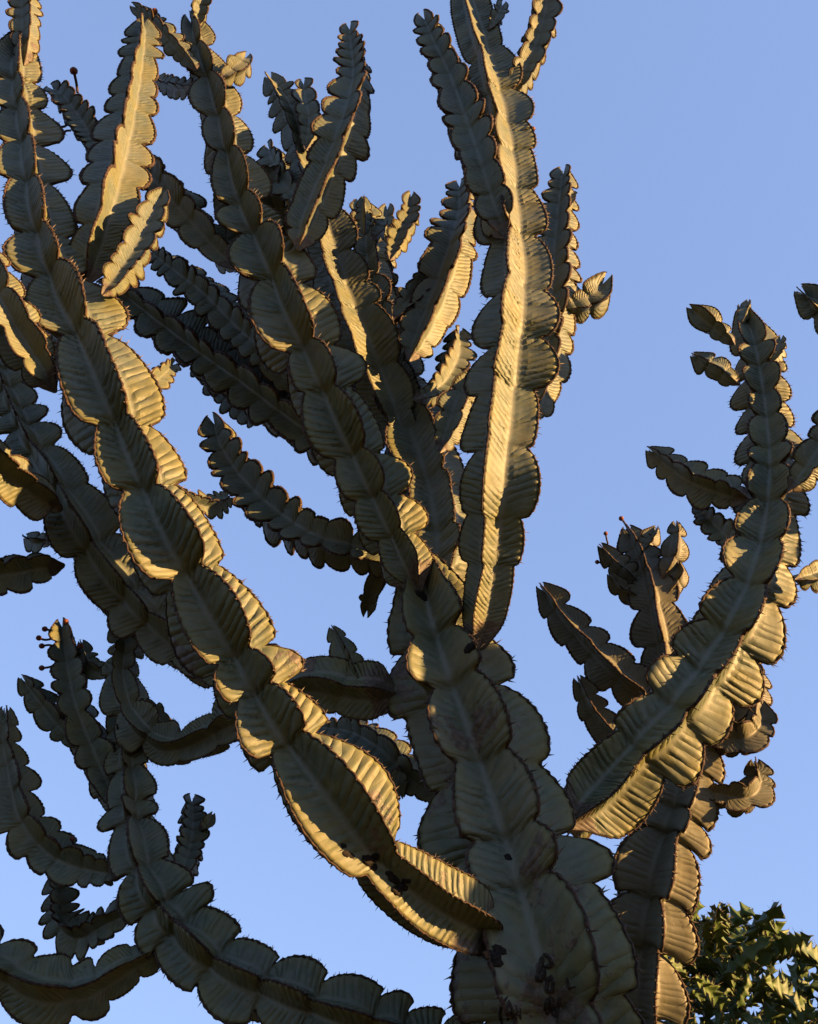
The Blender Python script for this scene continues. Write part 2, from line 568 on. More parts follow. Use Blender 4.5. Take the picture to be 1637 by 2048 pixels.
def bud(parent, px0, px1, r_px=9, seed=0):
    """A red seed capsule on a short stalk, from px0 (x, y, depth) to px1."""
    pts = []
    for o in [parent] + [q for q in parent.children if q.name.startswith('shoot')]:
        co = np.empty(len(o.data.vertices) * 3, dtype=np.float32)
        o.data.vertices.foreach_get('co', co)
        pts.append(co.reshape(-1, 3)[::3])
    pts = np.concatenate(pts)
    rel = pts - CAM
    dz = rel @ FWD
    e2_ = (818.5 + FPX * (rel @ RIGHT) / dz - px0[0]) ** 2 + (1024 - FPX * (rel @ UP) / dz - px0[1]) ** 2
    k = int(np.argmin(e2_))
    a = pts[k].astype(float)                            # the stalk is rooted on the plant itself
    px1 = (px1[0], px1[1], float(dz[k]))
    b_ = at(*px1)
    r = 0.68 * r_px * px1[2] / FPX
    rs = np.random.RandomState(seed)
    m = 0.5 * (a + b_) + rs.uniform(-1, 1, 3) * 0.3 * np.linalg.norm(b_ - a) * 0.4
    tv, tf = tube(spline([a, m, b_], 5), r * 0.38)
    bv, bf = ball(b_, r, 10, 7, (1, 1, 0.9), 0.06, seed)
    return link('bud', build_mesh('bud', [(tv, tf, None, None, 0), (bv, bf, None, None, 1)], [M_EDGE, M_BUD]), parent)


def empty(name, loc, label, cat, group=None):
    o = bpy.data.objects.new(name, None)
    o.location = loc
    o.empty_display_size = 0.2
    COL.objects.link(o)
    o['label'] = label
    o['category'] = cat
    if group:
        o['group'] = group
    return o


# ------------------------------------------------------------------ ground
gs = 3000.0
gnd = link('ground', build_mesh('ground', [(np.array([[-gs, -gs, 0], [gs, -gs, 0], [gs, gs, 0], [-gs, gs, 0]]), np.array([[0, 1, 2, 3]]), None, None, 0)], [M_GROUND]))
gnd['kind'] = 'structure'

# ------------------------------------------------------------------ main euphorbia
tb = at(1130, 2170, 2.95)
TREE = empty('candelabra_euphorbia', (tb[0] + 0.03, tb[1], 0), 'huge candelabra euphorbia with carved thick trunk and scalloped grey-green winged branches', 'succulent tree')
bpy.context.view_layer.update()

trunk = branch(TREE, 'trunk', [(1130, 2170, 205, 2.95), (1098, 1970, 200, 3.03), (1030, 1740, 172), (965, 1540, 148), (900, 1360, 142, 3.72), (862, 1235, 105, 3.86), (850, 1165, 62, 3.95)],
               pre=[(tb[0] + 0.03, tb[1], -0.02, 0.25), (tb[0] + 0.02, tb[1], 0.9, 0.24), (tb[0] + 0.01, tb[1], 1.8, 0.25)],
               N=6, roll=26, pinch=0.55, lobe=(1.25, 1.0), depth=(0.20, 0.28), core=(0.47, 0.38), ridge=0.15, amp=0.018, chev=1.5, seed=3, age=(1, 0.8),
               bark=(0.58, 0.25), spine=0.09, crust=0.6, over=0.08, base_taper=0.0, twist=10)

A = branch(TREE, 'branch', [(1002, 1876, 40, 3.06), (950, 1850, 72, 3.0), (850, 1795, 82), (750, 1710, 98, 2.92), (655, 1585, 118, 2.95), (560, 1460, 108), (500, 1360, 104), (420, 1220, 106), (335, 1070, 106, 3.2), (268, 920, 106), (198, 750, 110, 3.5),
                       (125, 600, 100), (75, 440, 84, 4.1), (52, 290, 74), (35, 170, 62), (38, 90, 50, 5.0)],
           N=5, roll=26, dr=(0.85, 1.2), core=(0.38, 0.30), depth=(0.30, 0.44), ridge=0.19, amp=0.033, chev=1.6, seed=11, age=(1, 0.25), bark=(0.35, 0.0), over=0.10,
           notches=[(745, 1705), (590, 1490), (520, 1390), (478, 1320), (385, 1150), (300, 990), (245, 860), (170, 690), (112, 565), (85, 485), (70, 375), (58, 300), (48, 225), (38, 170)])
Bb = branch(TREE, 'branch', [(838, 1185, 55, 3.85), (795, 1090, 70), (738, 970, 84), (682, 850, 92, 4.1), (632, 740, 94), (582, 635, 100, 4.3), (535, 520, 90), (492, 430, 74), (462, 320, 66, 4.8), (432, 200, 58), (402, 110, 46), (385, 50, 34, 5.3)],
            N=5, roll=28, dr=(0.85, 1.2), core=(0.36, 0.30), depth=(0.30, 0.44), ridge=0.18, amp=0.033, chev=1.7, seed=12, age=(0.9, 0.1), bark=(0.12, 0),
            notches=[(395, 100), (415, 165), (440, 240), (465, 312), (485, 415), (510, 478), (550, 572), (612, 708), (650, 795), (705, 920), (745, 1000), (785, 1080)])
Cc = branch(TREE, 'branch', [(868, 1210, 50, 3.98), (884, 1110, 82), (866, 1000, 92, 4.5), (828, 880, 88, 4.8), (796, 770, 78), (764, 660, 68, 5.4), (742, 560, 58), (735, 480, 44), (725, 420, 26, 6.0)],
            N=5, roll=36, core=(0.46, 0.32), depth=(0.18, 0.34), seed=13, age=(0.9, 0.1), bark=(0.25, 0), chev=1.2)
C2 = branch(TREE, 'branch', [(812, 900, 40, 4.75), (763, 770, 62, 4.85), (720, 665, 68, 4.9), (682, 560, 68), (650, 450, 58, 5.2), (616, 330, 48), (580, 225, 42), (543, 160, 24, 5.9)],
            N=4, pinch=0.3, roll=-20, core=(0.30, 0.26), depth=(0.15, 0.34), seed=14, age=(0.8, 0.05), chev=2.4)
Dd = branch(TREE, 'branch', [(954, 1298, 42, 3.66), (971, 1210, 58), (986, 1100, 72), (1000, 950, 84, 3.75), (1016, 800, 88), (1034, 650, 88, 4.1), (1038, 550, 82), (1028, 450, 76), (1016, 310, 68, 4.7), (988, 180, 62), (960, 80, 54), (938, 0, 48), (923, -90, 40, 5.7)],
            N=4, pinch=0.3, roll=-15, core=(0.32, 0.28), depth=(0.22, 0.36), ridge=0.18, amp=0.027, base_taper=0.35, chev=2.0, seed=15, age=(0.7, 0.1), spine=0.10,
            notches=[(975, 110), (1003, 190), (1015, 260), (1018, 315), (1022, 385), (1030, 480), (1040, 590), (1035, 690), (1022, 790), (1008, 900), (996, 1035), (985, 1130)])
Rr = branch(TREE, 'branch', [(1130, 1655, 60, 3.45), (1190, 1600, 84, 3.55), (1268, 1515, 104), (1350, 1430, 110, 3.65), (1435, 1315, 108), (1495, 1200, 102, 3.9), (1528, 1085, 90), (1542, 960, 78, 4.3), (1536, 860, 68), (1524, 770, 62), (1508, 690, 54), (1490, 635, 32, 5.0)],
            N=5, roll=28, dr=(0.8, 1.2), pinch=0.4, core=(0.38, 0.30), depth=(0.22, 0.42), ridge=0.16, amp=0.024, chev=1.2, seed=16, age=(0.75, 0.1), bark=(0.1, 0), spine=0.11,
            notches=[(1512, 700), (1520, 745), (1530, 800), (1535, 850), (1540, 912), (1540, 950), (1538, 1015), (1520, 1110), (1495, 1190), (1450, 1280), (1400, 1360), (1350, 1430), (1270, 1510)])
Ll = branch(TREE, 'branch', [(1030, 2115, 70, 3.15), (900, 2098, 76, 3.2), (800, 2072, 82), (690, 2036, 86, 3.25), (560, 1990, 92), (460, 1945, 97, 3.4), (385, 1888, 99), (328, 1822, 95), (292, 1748, 84, 3.65), (274, 1670, 76), (264, 1580, 60), (254, 1490, 50), (246, 1420, 40, 4.2)],
            N=5, roll=2, core=(0.42, 0.30), depth=(0.34, 0.42), ridge=0.15, amp=0.024, chev=1.6, seed=17, age=(0.8, 0.15), lobe=(1.2, 0.95), spine=0.09, over=0.2)
Hh = branch(TREE, 'branch', [(800, 1390, 60, 3.72), (720, 1385, 72), (630, 1372, 66), (530, 1405, 58, 3.85), (420, 1468, 48), (340, 1492, 50), (272, 1440, 52, 4.05), (245, 1355, 46), (250, 1290, 38), (246, 1245, 26, 4.3)],
            N=5, roll=20, core=(0.50, 0.3), depth=(0.18, 0.40), seed=18, age=(1, 0.1), bark=(0.5, 0.0), ridge=0.17, pinch=0.35)
Mm = branch(TREE, 'branch', [(600, 1375, 50, 3.85), (430, 1330, 60, 4.1), (310, 1245, 74, 4.2), (210, 1130, 80), (130, 1000, 74, 4.4), (62, 885, 62), (18, 790, 52), (-20, 700, 44, 5.0)],
            N=5, roll=5, core=(0.44, 0.34), depth=(0.2, 0.36), seed=19, age=(0.7, 0.1), ridge=0.16, amp=0.024)
Ff = ybranch(TREE, [(800, 980, 40, 4.55), (690, 905, 58, 4.8), (590, 838, 66), (500, 770, 68, 5.1), (400, 700, 64), (320, 640, 58), (250, 590, 36, 5.6), (222, 580, 20)], roll=20, seed=20, lobe=(1.0, 0.9), N=5)
F2 = ybranch(TREE, [(600, 790, 35, 4.9), (540, 712, 50, 5.0), (480, 655, 52), (415, 590, 48), (350, 540, 40), (305, 505, 24, 5.6)], roll=30, seed=21, lobe=(1.0, 0.9))
Gg = ybranch(TREE, [(800, 1125, 40, 4.05), (725, 1102, 48), (640, 1080, 60, 4.15), (560, 1030, 66), (492, 965, 60), (448, 900, 48), (430, 850, 30, 4.7)], roll=55, seed=22, lobe=(0.9, 0.8), depth=(0.32, 0.4), ridge=0.14)
A1 = ybranch(TREE, [(172, 572, 24, 3.92), (188, 510, 52), (212, 430, 64, 4.05), (246, 300, 66), (272, 170, 54), (284, 90, 34), (287, 50, 20, 5.0)], roll=-14, seed=23, lobe=(1.8, 1.1), depth=(0.20, 0.34))
B1 = ybranch(TREE, [(596, 500, 22, 4.45), (612, 450, 48), (646, 370, 58), (688, 260, 58, 4.8), (710, 160, 46), (705, 100, 36), (700, 60, 24, 5.4)], roll=12, seed=24, lobe=(1.5, 1.0), twist=10)
D1 = ybranch(TREE, [(1014, 478, 22, 4.32), (996, 430, 52), (968, 340, 60, 4.5), (938, 250, 60), (905, 160, 52), (872, 90, 44), (850, 40, 30, 5.2)], roll=42, seed=25, lobe=(1.5, 1.0), twist=-10)
C3 = ybranch(TREE, [(818, 722, 22, 4.75), (845, 665, 50), (880, 580, 62), (908, 490, 58, 5.2), (922, 430, 46), (920, 375, 28, 5.7)], roll=12, seed=26, lobe=(1.3, 1.0))
D4 = ybranch(TREE, [(1060, 840, 30, 4.6), (1085, 760, 54), (1106, 650, 62, 5.0), (1112, 550, 60), (1118, 450, 48), (1124, 390, 30), (1127, 350, 16, 5.8)], roll=25, seed=27, lobe=(1.1, 0.9))
L1 = ybranch(TREE, [(262, 1640, 30, 3.95), (228, 1590, 46), (190, 1510, 50), (152, 1410, 46, 4.2), (134, 1320, 42), (125, 1255, 26, 4.5)], roll=45, seed=28, lobe=(1.2, 0.9))
L2 = ybranch(TREE, [(250, 1750, 25, 3.68), (180, 1738, 46), (110, 1710, 56), (50, 1640, 56, 3.8), (25, 1550, 48), (12, 1480, 36), (12, 1435, 18, 4.0)], roll=20, seed=29, lobe=(1.0, 0.9))
L3 = ybranch(TREE, [(345, 1890, 22, 3.5), (262, 1932, 46), (175, 1980, 64), (90, 1985, 70, 3.45), (15, 1945, 74), (-70, 1880, 70), (-130, 1790, 60, 3.6)], roll=10, seed=30, lobe=(1.5, 1.0), core=(0.42, .3), age=(0.9, 0.3))
L5 = ybranch(TREE, [(290, 1815, 22, 3.62), (218, 1845, 42), (165, 1872, 46, 3.75), (128, 1850, 44), (118, 1800, 40), (112, 1765, 24, 3.9)], roll=45, seed=31, lobe=(0.9, 0.7), depth=(0.3, 0.45))
R1 = ybranch(TREE, [(1500, 1000, 25, 4.15), (1450, 985, 48), (1390, 962, 48, 4.3), (1340, 930, 36), (1308, 905, 20, 4.5)], roll=20, seed=32, lobe=(1.0, 0.8))
N1 = ybranch(TREE, [(112, 785, 22, 3.45), (88, 745, 48), (45, 680, 60), (0, 600, 64, 3.5), (-50, 500, 64), (-90, 380, 60), (-110, 250, 40, 4.0)], roll=40, seed=33, lobe=(1.5, 1.1), age=(.9, .4), N=5)
M1 = ybranch(TREE, [(125, 1020, 24, 4.25), (85, 995, 50), (20, 950, 60), (-50, 890, 62, 4.0), (-120, 800, 60), (-160, 700, 40, 4.3)], roll=30, seed=34, lobe=(1.5, 1.1), age=(.9, .4))
M2 = ybranch(TREE, [(130, 1130, 22, 4.35), (85, 1135, 44), (30, 1145, 52), (-40, 1150, 52, 4.2), (-120, 1120, 46, 4.3)], roll=40, seed=35, lobe=(1.4, 1.1))
Ee = ybranch(TREE, [(475, 540, 24, 4.5), (440, 505, 42), (395, 455, 56), (340, 395, 58, 4.8), (300, 345, 40), (275, 300, 20, 5.1)], roll=40, seed=36, lobe=(1.4, 1.0), age=(.8, .4))
N2 = ybranch(TREE, [(900, 1605, 25, 4.1), (830, 1560, 44), (770, 1500, 50, 4.3), (705, 1465, 42), (640, 1455, 26, 4.6)], roll=30, seed=37, lobe=(1.0, 0.8))

ybranch(TREE, [(720, 780, 22, 5.1), (672, 700, 40), (628, 600, 44, 5.6), (592, 500, 44), (566, 410, 38), (548, 340, 24, 6.2)], roll=20, seed=38)
ybranch(TREE, [(800, 700, 22, 5.3), (776, 620, 38), (762, 540, 40, 5.9), (770, 470, 32), (775, 420, 18, 6.3)], roll=50, seed=39)
ybranch(TREE, [(560, 800, 22, 5.1), (520, 830, 34), (470, 800, 36, 5.4), (420, 745, 34), (380, 690, 20, 5.8)], roll=10, seed=40, lobe=(1.0, .9))

# smaller shoots
sh = [
    (A, [(205, 590, 16, 3.72), (235, 555, 38), (272, 500, 46), (302, 440, 44), (322, 395, 28, 4.1)], dict(roll=26, seed=41)),
    (A, [(48, 130, 14, 4.85), (50, 70, 34), (48, 0, 36), (45, -60, 28, 5.2)], dict(roll=20, seed=42)),
    (A, [(255, 790, 16, 3.75), (290, 775, 30), (325, 750, 30), (345, 730, 14, 4.2)], dict(roll=50, seed=43)),
    (A, [(340, 975, 16, 3.6), (385, 1005, 30), (430, 1010, 30), (455, 995, 14, 4.0)], dict(roll=50, seed=44)),
    (A1, [(225, 340, 14, 4.6), (195, 290, 38), (160, 235, 40), (128, 195, 36), (108, 180, 20, 5.2)], dict(roll=45, seed=45, lobe=(0.9, .8))),
    (Bb, [(395, 140, 12, 5.0), (365, 110, 26), (325, 65, 30), (290, 30, 24), (272, 15, 10, 5.3)], dict(roll=30, seed=46)),
    (Bb, [(440, 160, 10, 4.95), (462, 148, 26), (480, 135, 32), (490, 118, 22, 5.1)], dict(roll=10, seed=47, core=(0.46, 0.40), lobe=(1.5, 1.2))),
    (Bb, [(395, 55, 8, 5.25), (398, 30, 24), (405, 0, 28), (410, -30, 20, 5.3)], dict(roll=45, seed=48)),
    (Bb, [(400, 175, 10, 5.0), (370, 178, 24), (340, 172, 26), (318, 160, 14, 5.4)], dict(roll=20, seed=49)),
    (C2, [(612, 300, 14, 5.4), (620, 250, 38), (612, 205, 36), (608, 170, 20, 5.8)], dict(roll=45, seed=50)),
    (C2, [(640, 420, 14, 5.2), (585, 385, 40), (555, 335, 42), (540, 300, 24, 5.9)], dict(roll=45, seed=51)),
    (C2, [(560, 330, 14, 5.6), (540, 360, 34), (552, 420, 36), (575, 470, 24, 5.6)], dict(roll=45, seed=511)),
    (Cc, [(780, 520, 12, 4.95), (795, 480, 28), (818, 435, 32), (822, 395, 20, 5.3)], dict(roll=25, seed=52)),
    (Cc, [(745, 480, 10, 5.2), (758, 462, 22), (768, 446, 16, 5.3)], dict(roll=20, seed=53, core=(0.46, 0.40), lobe=(1.5, 1.2))),
    (Cc, [(730, 470, 10, 5.25), (728, 430, 20), (728, 400, 14, 5.4)], dict(roll=10, seed=54)),
    (Cc, [(785, 640, 12, 4.85), (815, 610, 32), (845, 575, 36), (858, 540, 20, 5.2)], dict(roll=15, seed=55)),
    (Cc, [(830, 800, 14, 4.55), (880, 775, 36), (912, 720, 40), (918, 670, 26, 5.0)], dict(roll=50, seed=56, lobe=(0.9, .8))),
    (Cc, [(880, 905, 14, 4.3), (900, 855, 44), (920, 800, 46), (950, 750, 24, 4.6)], dict(roll=24, seed=57, lobe=(1.8, 1.4), age=(.9, .6))),
    (Cc, [(820, 1060, 12, 4.15), (770, 1130, 30), (745, 1180, 30), (735, 1220, 14, 4.2)], dict(roll=45, seed=571)),
    (Dd, [(1020, 200, 12, 5.0), (1045, 150, 34), (1075, 80, 40), (1092, 10, 40), (1100, -60, 28, 5.4)], dict(roll=40, seed=58)),
    (Dd, [(978, 60, 9, 5.25), (992, 38, 22), (1004, 12, 18, 5.4)], dict(roll=40, seed=59)),
    (Dd, [(1040, 275, 6, 4.75), (1052, 268, 12), (1064, 260, 9, 4.75)], dict(roll=40, seed=591)),
    (D4, [(1120, 620, 12, 5.1), (1155, 612, 34), (1185, 600, 44), (1205, 570, 34, 5.2)], dict(roll=10, seed=60, core=(0.46, 0.40), lobe=(1.4, 1.2), depth=(.3, .4))),
    (D4, [(1122, 430, 8, 5.55), (1138, 405, 17), (1145, 388, 12, 5.7)], dict(roll=30, seed=601)),
    (Rr, [(1470, 690, 12, 4.75), (1435, 660, 26), (1405, 635, 34), (1385, 618, 22, 4.85)], dict(roll=35, seed=61, core=(0.46, 0.40), lobe=(1.8, 1.4))),
    (Rr, [(1480, 650, 8, 4.9), (1490, 622, 15), (1496, 606, 11, 5.0)], dict(roll=20, seed=62, core=(0.46, 0.40), lobe=(1.6, 1.3))),
    (Rr, [(1540, 730, 8, 4.7), (1556, 705, 20), (1562, 680, 14, 4.8)], dict(roll=20, seed=63)),
    (Rr, [(1480, 770, 12, 4.6), (1445, 745, 26), (1415, 728, 28), (1395, 715, 14, 4.7)], dict(roll=15, seed=64, core=(0.46, 0.40), lobe=(1.5, 1.2))),
    (Rr, [(1500, 1120, 14, 4.0), (1465, 1085, 36), (1430, 1050, 38), (1400, 1020, 20, 4.4)], dict(roll=45, seed=65, lobe=(.9, .8))),
    (Rr, [(1575, 985, 12, 4.05), (1610, 945, 40), (1645, 890, 46), (1670, 820, 44), (1680, 740, 26, 4.2)], dict(roll=30, seed=66)),
    (Rr, [(1590, 1160, 12, 3.7), (1630, 1150, 34), (1670, 1125, 36), (1690, 1090, 20, 3.9)], dict(roll=30, seed=67)),
    (Hh, [(722, 1370, 10, 3.72), (705, 1335, 32), (688, 1300, 30), (668, 1262, 16, 3.9)], dict(roll=10, seed=68, lobe=(1.3, 1.1))),
    (Hh, [(580, 1350, 12, 3.8), (555, 1320, 34), (535, 1300, 24, 3.9)], dict(roll=35, seed=681, lobe=(1.5, 1.1))),
    (Hh, [(262, 1400, 10, 4.15), (300, 1420, 24), (330, 1450, 26), (350, 1470, 14, 4.1)], dict(roll=35, seed=682)),
    (Hh, [(245, 1330, 10, 4.2), (205, 1345, 24), (180, 1330, 26), (165, 1290, 16, 4.4)], dict(roll=35, seed=683)),
    (L1, [(165, 1500, 12, 4.15), (120, 1450, 34), (80, 1400, 36), (52, 1365, 22, 4.3)], dict(roll=25, seed=69)),
    (L1, [(225, 1560, 10, 4.1), (262, 1500, 24), (268, 1450, 22, 4.3)], dict(roll=25, seed=691)),
    (Ll, [(345, 1780, 14, 3.75), (372, 1725, 40), (385, 1660, 38), (384, 1605, 26, 4.2)], dict(roll=45, seed=70, lobe=(.8, .7))),
    (Ll, [(398, 1660, 8, 4.0), (415, 1645, 17), (424, 1630, 13, 4.05)], dict(roll=45, seed=71, core=(0.46, 0.40), lobe=(1.6, 1.3))),
    (Mm, [(95, 1080, 12, 4.4), (75, 1085, 26), (55, 1075, 20, 4.5)], dict(roll=25, seed=72)),
    (N2, [(800, 1530, 10, 4.2), (790, 1570, 34), (800, 1590, 20, 4.15)], dict(roll=25, seed=73)),
]
for par, ctrl, kw in sh:
    shoot(par, ctrl, **kw)

# red seed capsules
for i, (par, p0, p1, r) in enumerate([
        (A1, (158, 185, 5.0), (148, 142, 5.0), 12), (A1, (130, 255, 5.0), (115, 252, 5.0), 10), (A1, (140, 262, 5.0), (126, 266, 5.0), 9),
        (L1, (130, 1262, 4.5), (132, 1243, 4.5), 9), (L1, (108, 1268, 4.5), (90, 1258, 4.5), 9), (L1, (105, 1278, 4.5), (78, 1276, 4.5), 9), (L1, (106, 1290, 4.5), (84, 1292, 4.5), 9),
        (L1, (105, 1330, 4.4), (84, 1336, 4.4), 9), (L1, (160, 1300, 4.4), (162, 1292, 4.4), 9),
        (L2, (152, 1700, 3.75), (145, 1678, 3.75), 8), (Bb, (308, 30, 5.3), (310, 22, 5.3), 9), (Dd, (1060, 262, 4.75), (1066, 258, 4.75), 8)]):
    bud(par, p0, p1, r, i)

# ------------------------------------------------------------------ marks on trunk and big branch
def bvh_of(o):
    g = SKINS[o.name]['skin']
    f = [tuple(q) for q in g[1]]
    return BVHTree.FromPolygons([tuple(v) for v in g[0]], f)


def on_surface(bv, px, py):
    d = at(px, py, 1.0) - CAM
    h = bv.ray_cast(Vector(CAM), Vector(d).normalized())
    return (np.array(h[0]), np.array(h[1])) if h[0] is not None else (None, None)


def stroke(bv, pts, wpx, parent, name, mat, lift=0.0):
    P = spline(np.array([[a, b_, 0] for a, b_ in pts], float), 8)
    S = [on_surface(bv, a, b_) for a, b_, _ in P]
    S = [q for q in S if q[0] is not None]
    if len(S) < 3:
        return
    r = wpx * np.linalg.norm(S[0][0] - CAM) / FPX * 0.5
    pos = np.array([q[0] + q[1] * (1 if q[1].dot(CAM - q[0]) > 0 else -1) * lift * r for q in S])
    rr = r * np.interp(np.linspace(0, 1, len(S)), [0, 0.12, 0.5, 0.88, 1], [0.35, 0.9, 1.1, 0.9, 0.35])
    v, f = tube(pos, rr, 6)
    link(name, build_mesh(name, [(v, f, None, None, 0)], [mat]), parent)


bt = bvh_of(trunk)
for pts, w in [
        # "( A H" scratched on the left face
        ([(1016, 1992), (1003, 2012), (1000, 2032), (1006, 2052)], 6),
        ([(1018, 2000), (1014, 2022), (1016, 2042)], 6), ([(1018, 2000), (1024, 2020), (1027, 2040)], 6), ([(1013, 2024), (1022, 2022), (1029, 2021)], 5),
        ([(1032, 2010), (1033, 2024), (1035, 2032)], 5), ([(1041, 2016), (1040, 2028), (1042, 2040)], 5), ([(1032, 2024), (1037, 2023), (1042, 2022)], 4),
        # "R 0 W" cut one under the other down the front face
        ([(1087, 1912), (1080, 1935), (1072, 1962)], 11), ([(1087, 1908), (1100, 1915), (1104, 1930), (1088, 1934)], 9), ([(1086, 1936), (1084, 1950), (1076, 1962)], 14),
        ([(1104, 1950), (1096, 1962), (1094, 1978), (1104, 1982), (1108, 1966), (1104, 1950)], 9),
        ([(1094, 1996), (1092, 2015), (1096, 2030)], 11), ([(1100, 1992), (1106, 2012), (1112, 2034)], 12), ([(1120, 1994), (1118, 2016), (1114, 2036)], 9),
        ([(1135, 1955), (1138, 1966), (1140, 1980)], 7), ([(1140, 1976), (1148, 1974), (1152, 1973)], 4)]:
    stroke(bt, pts, w * 1.8, trunk, 'scar_rim', M_RIM, -0.55)
    stroke(bt, pts, w, trunk, 'carved_letter', M_CARVE, 0.15)


def blob(bv, px, py, rpx, parent, name, mat, seed, squash=0.5):
    p, n = on_surface(bv, px, py)
    if p is None:
        return
    if n.dot(CAM - p) < 0:
        n = -n
    r = rpx * np.linalg.norm(p - CAM) / FPX
    V, F = ball((0, 0, 0), r, 14, 9, (1.25, 0.8, squash * 0.55), 0.22, seed)
    q = Vector(n).to_track_quat('Z', 'Y').to_matrix()
    V = V @ np.array(q).T + p
    link(name, build_mesh(name, [(V, F, None, None, 0)], [mat]), parent)


blob(bt, 1018, 1714, 10, trunk, 'knot_hole', M_SCAB_SHADE, 1, 0.3)  # near-black lump paints the shade inside the hole
for k, (x, y, r) in enumerate([(968, 1900, 13), (984, 1912, 15), (1000, 1900, 13), (992, 1926, 12)]):
    blob(bt, x, y, r, trunk, 'scar_recess_shade', M_SCAB_SHADE, 100 + k, 0.5)  # near-black lumps paint the shaded recess at the branch crotch
blob(bt, 940, 1296, 13, trunk, 'scar_recess_shade', M_SCAB_SHADE, 5, 0.4)
blob(bt, 845, 1192, 16, trunk, 'scar_recess_shade', M_SCAB_SHADE, 6, 0.4)
ba = bvh_of(A)
for i, (x, y, r) in enumerate([(688, 1692, 7), (694, 1708, 8), (704, 1712, 6), (738, 1720, 12), (750, 1714, 10), (746, 1734, 9), (782, 1748, 9), (790, 1758, 11), (806, 1772, 11), (795, 1782, 10), (812, 1762, 8)]):
    blob(ba, x, y, r, A, 'scab_recess_shade', M_SCAB_SHADE, 20 + i, 0.55)  # scab lumps with the shade of their recesses in the black colour

# ------------------------------------------------------------------ second euphorbia behind
sb = at(1290, 2140, 4.2)
TREE2 = empty('candelabra_euphorbia', (sb[0], sb[1], 0), 'slimmer tan candelabra euphorbia rising behind the thick trunk, next to the spiny shrub', 'succulent tree')
bpy.context.view_layer.update()
S = branch(TREE2, 'trunk', [(1290, 2140, 84, 4.2), (1288, 1960, 94), (1306, 1800, 98, 4.5), (1335, 1680, 92), (1368, 1580, 78, 4.8), (1392, 1480, 66), (1410, 1380, 54), (1425, 1290, 30, 5.3)], skin=M_SKIN2,
           pre=[(sb[0], sb[1], -0.02, 0.16), (sb[0], sb[1], 1.0, 0.15), (sb[0], sb[1], 2.0, 0.16)], N=5, roll=20, lobe=(1.3, 1.0), depth=(0.36, 0.40), core=(0.42, 0.3), seed=80, age=(1, 0.3), bark=(0.5, 0.0), base_taper=0.0, chev=0.8, ridge=0.13, over=0.3, amp=0.010, res=4)
S1 = ybranch(TREE2, [(1365, 1440, 25, 5.0), (1345, 1370, 46), (1325, 1280, 54), (1308, 1200, 54, 5.3), (1290, 1130, 48), (1262, 1070, 26, 5.6)], roll=2, seed=81, skin=M_SKIN2)
S2 = ybranch(TREE2, [(1340, 1425, 20, 5.0), (1290, 1390, 36), (1235, 1345, 50, 5.1), (1170, 1280, 50), (1122, 1225, 40), (1092, 1185, 22, 5.4)], roll=8, seed=82, skin=M_SKIN2)
S3 = ybranch(TREE2, [(1330, 1600, 18, 4.85), (1270, 1520, 34), (1220, 1465, 40), (1185, 1420, 36), (1162, 1370, 18, 5.1)], roll=10, seed=83, skin=M_SKIN2)
S4 = ybranch(TREE2, [(1405, 1580, 18, 4.8), (1450, 1592, 36), (1490, 1598, 44, 4.75), (1515, 1572, 42), (1512, 1535, 24, 4.9)], roll=40, seed=84, skin=M_SKIN2, lobe=(.9, .8))
S5 = ybranch(TREE2, [(1410, 1470, 18, 4.95), (1450, 1480, 36), (1490, 1478, 44, 4.9), (1518, 1450, 40), (1520, 1420, 24, 5.0)], roll=40, seed=85, skin=M_SKIN2, lobe=(.9, .8))
S6 = ybranch(TREE2, [(1415, 1420, 18, 5.1), (1465, 1440, 36), (1500, 1410, 44, 5.1), (1508, 1350, 36), (1500, 1300, 20, 5.4)], roll=25, seed=86, skin=M_SKIN2, lobe=(1, .8))
for ctrl, kw in [
        ([(1325, 1160, 9, 5.35), (1340, 1130, 24), (1350, 1090, 30), (1352, 1055, 16, 5.5)], dict(roll=10, seed=87, core=(0.46, 0.40), lobe=(1.7, 1.3))),
        ([(1325, 1200, 9, 5.3), (1345, 1175, 22), (1358, 1150, 24), (1358, 1128, 12, 5.4)], dict(roll=5, seed=88, core=(0.46, 0.40), lobe=(1.6, 1.3))),
        ([(1285, 1170, 9, 5.4), (1255, 1145, 26), (1228, 1120, 28), (1208, 1098, 12, 5.5)], dict(roll=5, seed=89)),
        ([(1295, 1200, 9, 5.35), (1265, 1190, 22), (1240, 1175, 24), (1225, 1155, 12, 5.4)], dict(roll=10, seed=90)),
        ([(1280, 1110, 9, 5.5), (1300, 1080, 22), (1310, 1062, 16, 5.6)], dict(roll=10, seed=901, lobe=(1.5, 1.2)))]:
    shoot(S1, ctrl, M_SKIN2, **kw)
for i, (par, p0, p1, r) in enumerate([(S1, (1260, 1068, 5.6), (1243, 1037, 5.6), 8), (S1, (1225, 1075, 5.6), (1212, 1067, 5.6), 7), (S1, (1210, 1125, 5.5), (1195, 1124, 5.5), 7)]):
    bud(par, p0, p1, r, 40 + i)

# ------------------------------------------------------------------ third euphorbia: tips in view, unseen stems added to shade the main trunk
def w2p(x, y, z, R):
    r = np.array([x, y, z]) - CAM
    d = r @ FWD
    return (818.5 + FPX * (r @ RIGHT) / d, 1024 - FPX * (r @ UP) / d, R * FPX / d, d)


